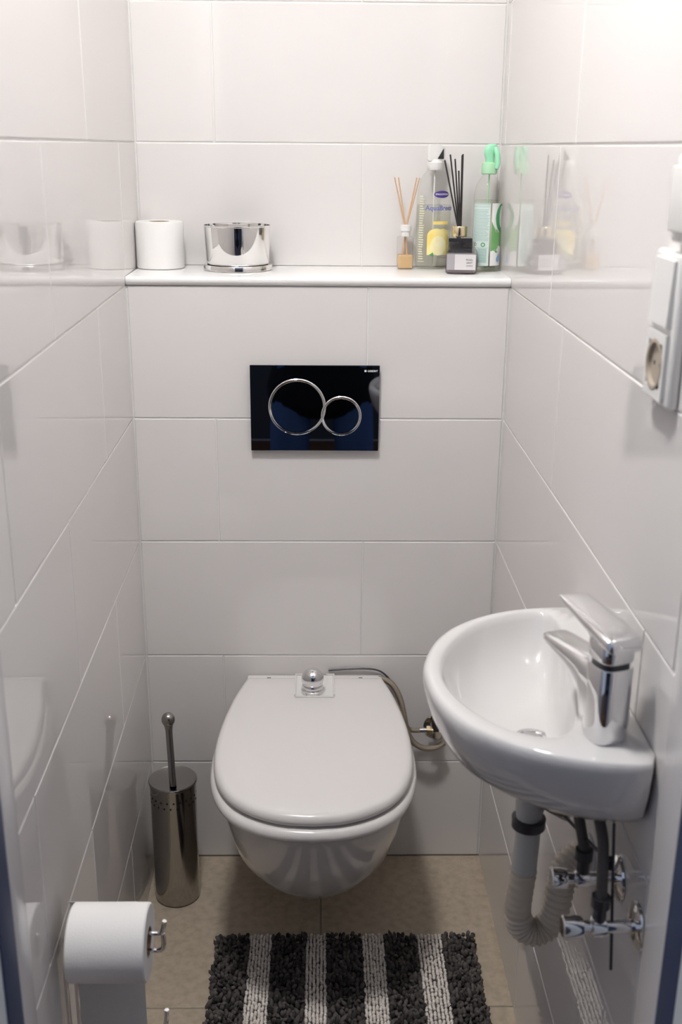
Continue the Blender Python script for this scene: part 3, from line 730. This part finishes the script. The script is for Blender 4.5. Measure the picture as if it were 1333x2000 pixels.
# green spray
t = thing('spray_bottle', 'clear spray bottle with mint green trigger, standing in the right corner of the ledge', 'bottle', (.6775, .128, LZ), rz=math.radians(14))
A_ = .0272; B_ = .0272
pr = [(.93, .0005), (.99, .004), (1, .008), (1, .135), (.97, .147), (.86, .160), (.65, .170), (.45, .176), (.42, .184)]
lat(pr, A_, B_).obj('bottle', M['bottle_clear'], t, 50)
lat([(.90, .0015), (.95, .005), (.96, .009), (.96, .131), (.95, .133)], A_, B_).obj('liquid', M['liquid_green'], t, 50)
G().lathe([(.0135, .180), (.0150, .1815), (.0150, .196), (.0140, .200), (.0120, .2015)], n=28).obj('collar', M['collar_green'], t)
# head: seen from behind and slightly aside, nozzle to the wall
g = G(); rg = []
for z, x0, x1, hy in ((.2005, -.008, .009, .008), (.208, -.0085, .008, .008), (.216, -.0115, .0085, .008), (.224, -.011, .0115, .0085), (.2305, -.0085, .0130, .0085), (.2345, -.003, .0110, .006)):
    rg.append([(x0+(x1-x0)*(.5+.5*math.copysign(abs(math.cos(q))**.7, math.cos(q))), hy*math.copysign(abs(math.sin(q))**.7, math.sin(q)), z) for q in [2*PI*i/16 for i in range(16)]])
g.loft(rg).obj('spray_head', M['trigger_green'], t, 60)
G().tube([(.008, -.006, .228), (.0105, -.0115, .214), (.0105, -.0135, .200), (.008, -.0145, .190)], lambda u: .0048*(1-.25*u)+.0008*math.sin(u*PI), 12, smooth=6).obj('trigger', M['trigger_green'], t, 60)
G().tube([(0, 0, .004), (0, 0, .186)], .0017, 8).obj('dip_tube', M['collar_green'], t)
f1 = ell_map(A_, B_, 0, .0004); f2 = ell_map(A_, B_, 0, .0008); f3 = ell_map(A_, B_, 0, .0012)
bl = decal('back_label', patch_rect(-.041, -.0045, .012, .128, 14), f1, M['pale_label'], t)
lines = [patch_rect(-.0395, -.0055-random.random()*.006, .0585+.0026*i, .0592+.0026*i, 8) for i in range(23)]
lines += [patch_rect(-.0395, -.006, .1262, .127, 8)] + [patch_rect(-.0395+.001, -.006, .121+.002*i, .1214+.002*i, 8) for i in range(2)]
lines += [patch_rect(-.026, -.0085, .0185+.0024*i, .0197+.0024*i, 6) for i in range(11)] + [patch_rect(-.0395, -.0065, .045, .0457, 8)]
decal('small_print', multi(lines), f2, M['ink_palegreen'], t)
def ring_patch(cu, cv, ro, ri, n=20):
    vs = []; fs = []
    for j in range(n):
        vs += [(cu+ro*math.cos(2*PI*j/n), cv+ro*math.sin(2*PI*j/n)), (cu+ri*math.cos(2*PI*j/n), cv+ri*math.sin(2*PI*j/n))]
    for j in range(n):
        k = (j+1) % n; fs.append((2*j, 2*k, 2*k+1, 2*j+1))
    return vs, fs
decal('recycling_mark', multi([ring_patch(-.016, .0515, .0042, .0024), ring_patch(-.032, .019, .0044, .0022), ring_patch(-.032, .0515, .003, .002)]), f2, M['leaf_green'], t)
fl_ = decal('front_label', patch_rect(-.0015, .044, .012, .128, 14), f1, M['white_label'], t)
decal('green_band', patch_poly([(-.0012, .040), (.012, .036), (.024, .036), (.040, .042), (.040, .092), (.030, .078), (.020, .074), (.010, .080), (-.0012, .095)], .018, .055, 4), f2, M['mid_green'], t)
cres = [(.024+.017*math.cos(a), .101+.027*math.sin(a)) for a in [PI*.5+PI*i/12 for i in range(13)]] + [(.024+.008*math.cos(a), .103+.021*math.sin(a)) for a in [PI*1.5-PI*i/12 for i in range(13)]]
n_ = 13; cv = [(cres[i]) for i in range(13)] + [cres[25-i] for i in range(13)]
decal('green_swoosh', (cv, [(i, i+1, 13+i+1, 13+i) for i in range(12)]), f3, M['leaf_green'], t)
decal('blossom', multi([patch_ell(.018, .046, .0035, .0035, 12, 2), patch_ell(.0145, .042, .003, .003, 12, 2), patch_ell(.0205, .0405, .003, .003, 12, 2)]), f3, M['white_label'], t)
decal('water_drop', patch_poly([(.020, .036), (.0225, .027), (.021, .0205), (.0165, .018), (.0125, .0205), (.0125, .026), (.0165, .031)], .0168, .024), f3, M['drop_blue'], t)

# grey jar candle
t = thing('jar_candle', 'square grey glass jar candle at the front of the bottles', 'candle', (.6265, .088, LZ), rz=math.radians(-6))
def sq(a, z, r=.35, n=32):
    return [(a*math.copysign(abs(math.cos(2*PI*k/n))**r, math.cos(2*PI*k/n)), a*math.copysign(abs(math.sin(2*PI*k/n))**r, math.sin(2*PI*k/n)), z) for k in range(n)]
G().loft([sq(.027, .0004), sq(.0298, .0025), sq(.0302, .006), sq(.0302, .038), sq(.0292, .0425), sq(.0265, .0455, .6), sq(.0245, .047, .9), sq(.0240, .050, 1), sq(.0250, .0505, 1), sq(.0252, .0575, 1), sq(.0244, .0585, 1)], cap1=False).obj('jar', M['jar_glass'], t, 40)
G().loft([sq(.0265, .003), sq(.0285, .006), sq(.0285, .034), sq(.027, .035)]).obj('wax', M['wax'], t, 40)
g = G(); g.box(-.0275, .0265, -.0314, -.0306, .0085, .0375); g.obj('label', M['lab_grey'], t, None)
g = G(); g.box(-.0130, .0262, -.0319, -.03145, .0088, .0372); lp = g.obj('label_panel', M['lab_pale'], t, None)
for i, (s_, sz) in enumerate((('PEARL', .0048), ('GREY', .0048), ('CANDLE', .0032))):
    flat_text(s_, sz, (lambda zz: (lambda x, y: (.0145+x, -.0321, zz+y)))(.0272-i*.0054), 'lettering', M['ink_grey'], lp, True)

# ---------------------------------------------------------------- socket and switch on the right wall
XW = W+KR*-.945+.0002
t = thing('wall_socket', 'white double frame with a round socket below a rocker, on the right wall', 'socket', (XW, -.948, 1.312))
G().box(-.012, 0, -.042, .042, -.0755, .0755, .005).obj('frame', M['plastic'], t)
zc = -.036; n = 32
g = G(); pr = [(.0245, -.0125), (.0215, -.0125), (.0205, -.0035), (.001, -.003)]
rings = [[(xx, r*math.cos(2*PI*j/n), zc+r*math.sin(2*PI*j/n)) for j in range(n)] for r, xx in pr]
# socket insert with real recess: square plate around a sunken cup
g.box(-.016, -.0121, -.031, .031, zc-.033, zc-.0225); g.box(-.016, -.0121, -.031, .031, zc+.0225, zc+.033)
g.box(-.016, -.0121, -.031, -.0225, zc-.0225, zc+.0225); g.box(-.016, -.0121, .0225, .031, zc-.0225, zc+.0225)
g.obj('insert', M['plastic'], t)
G().loft([[(xx, r*math.cos(2*PI*j/n), zc+r*math.sin(2*PI*j/n)) for j in range(n)] for r, xx in ((.0225, -.0122), (.0260, -.0165), (.0245, -.0172), (.0215, -.0165), (.0205, -.0125), (.001, -.0124))], cap0=False).obj('cup', M['socket_in'], t, 40)
for dz in (-.0095, .0095):
    G().tube([(-.0126, dz, zc), (-.0122, dz, zc)], .0025, 10).obj('pin_hole', M['hole'], t, None)
g = G(); g.add([(-.0121, -.031, .0035), (-.0121, .031, .0035), (-.0121, .031, .0685), (-.0121, -.031, .0685), (-.0175, -.031, .0045), (-.0175, .031, .0045), (-.0150, .031, .0680), (-.0150, -.031, .0680)],
      [(0, 1, 2, 3), (4, 7, 6, 5), (0, 4, 5, 1), (1, 5, 6, 2), (2, 6, 7, 3), (3, 7, 4, 0)]); g.obj('rocker', M['plastic'], t, None)
t = thing('light_switch', 'white light switch above the socket frame, on the right wall', 'switch', (XW, -.985, 1.437))
G().box(-.012, 0, -.041, .041, -.041, .041, .005).obj('frame', M['plastic'], t)
G().box(-.019, -.0121, -.030, .030, -.030, .030, .002).obj('rocker', M['plastic'], t)

# ---------------------------------------------------------------- photographer in the hall (shows in the plate, tin and tap)
def skin_fig(name, joints, m, parent, root=0):
    """joints: list of (pos, radius, parent index)"""
    me = bpy.data.meshes.new(name); me.from_pydata([j[0] for j in joints], [(i, j[2]) for i, j in enumerate(joints) if j[2] is not None], [])
    me.skin_vertices.new() if hasattr(me.skin_vertices, 'new') else None
    o = bpy.data.objects.new(name, me); COL.objects.link(o); o.parent = parent; me.materials.append(m)
    md = o.modifiers.new('skin', 'SKIN')
    if not me.skin_vertices:
        bm = bmesh.new(); bm.from_mesh(me); bm.verts.layers.skin.verify(); bm.to_mesh(me); bm.free()
    for i, j in enumerate(joints):
        r = j[1]; me.skin_vertices[0].data[i].radius = r if isinstance(r, tuple) else (r, r)
        me.skin_vertices[0].data[i].use_root = (i == root)
    md.use_smooth_shade = True; md.branch_smoothing = .3
    sb = o.modifiers.new('sub', 'SUBSURF'); sb.levels = 2; sb.render_levels = 2
    return o
PX, PY = .36, -2.24
t = thing('person', 'person in black coat and blue jeans holding up a camera, mirrored in the flush plate', 'person', (PX, PY, 0))
J = [((0, 0, .86), (.13, .10), None), ((0, 0, 1.00), (.12, .09), 0), ((0, .0, 1.16), (.13, .095), 1), ((0, -.01, 1.31), (.10, .075), 2), ((0, 0, 1.40), .048, 3), ((0, .03, 1.47), (.062, .07), 4), ((0, .03, 1.57), (.068, .082), 5), ((0, .03, 1.62), (.045, .055), 6)]
for s in (-1, 1):
    b = len(J)
    J += [((s*.09, 0, .80), .085, 0), ((s*.125, .01, .46), .058, b), ((s*.14, -.01, .10), .040, b+1), ((s*.142, .05, .045), .038, b+2), ((s*.145, .13, .03), .030, b+3)]
    b = len(J)
    J += [((s*.16, -.01, 1.31), .052, 3), ((s*.22, .0, 1.10), .042, b), ((s*.13, .13, 1.33), .032, b+1), ((s*.095, .145, 1.40), .024, b+2), ((s*.085, .150, 1.425), (.030, .016), b+3)]
    p = b+4
    for k in range(4):
        q = len(J); f = k*.016
        J += [((s*(.080-.004*k), .158+.004*k, 1.440+f*.8), .0085, p), ((s*.058, .170, 1.446+f*.8), .0078, q), ((s*.040, .168, 1.448+f*.8), .0065, q+1)]
    q = len(J); J += [((s*.070, .150, 1.415), .010, p), ((s*.045, .140, 1.410), .008, q)]
body = skin_fig('body', J, M['skin'], t)
K = [((0, 0, .88), (.155, .12), None), ((0, 0, 1.02), (.14, .11), 0), ((0, 0, 1.17), (.15, .115), 1), ((0, -.01, 1.32), (.115, .09), 2), ((0, -.005, 1.375), (.062, .062), 3), ((0, 0, .66), (.23, .14), 0), ((0, 0, .43), (.27, .15), 5)]
for s in (-1, 1):
    b = len(K); K += [((s*.165, -.01, 1.315), .064, 3), ((s*.225, 0, 1.09), .054, b), ((s*.135, .125, 1.325), .042, b+1)]
skin_fig('coat', K, M['sweater'], t)
for s in (-1, 1):
    skin_fig('trouser_leg', [((s*.09, 0, .84), .095, None), ((s*.125, .01, .46), .088, 0), ((s*.14, -.01, .09), .078, 1)], M['jeans'], t)
    skin_fig('shoe', [((s*.140, -.03, .045), (.044, .044), None), ((s*.142, .05, .042), (.044, .040), 0), ((s*.146, .155, .032), (.040, .030), 1)], M['shoe'], t)
G().loft([[(.078*q*math.cos(2*PI*j/24), .012+.095*q*math.sin(2*PI*j/24), z) for j in range(24)] for q, z in ((.96, 1.52), (1.06, 1.57), (1.02, 1.62), (.85, 1.66), (.5, 1.685), (.1, 1.692))]).obj('hair', M['hair'], t, 60)
for s in (-1, 1):
    G().ball((s*.030, .105, 1.545), .011, 12, 8).obj('eye', M['black'], t, 60)
G().loft([[(q*math.cos(2*PI*j/12), y, 1.52+q*.9*math.sin(2*PI*j/12)) for j in range(12)] for q, y in ((.016, .095), (.012, .118), (.005, .128))]).obj('nose', M['skin'], t, 60)
G().loft([[(.024*math.cos(2*PI*j/16), y, 1.480+.005*math.sin(2*PI*j/16)) for j in range(16)] for y in (.09, .103)]).obj('mouth', M['skin'], t, 60)
t = thing('camera_body', 'black camera held up by the person in the doorway', 'camera', (PX, -2.08, 1.45))
G().box(-.062, .062, -.03, .02, -.0, .075, .006).obj('housing', M['black'], t)
G().tube([(0, .02, .030), (0, .038, .0295)], .028, 28).obj('lens', M['black'], t)
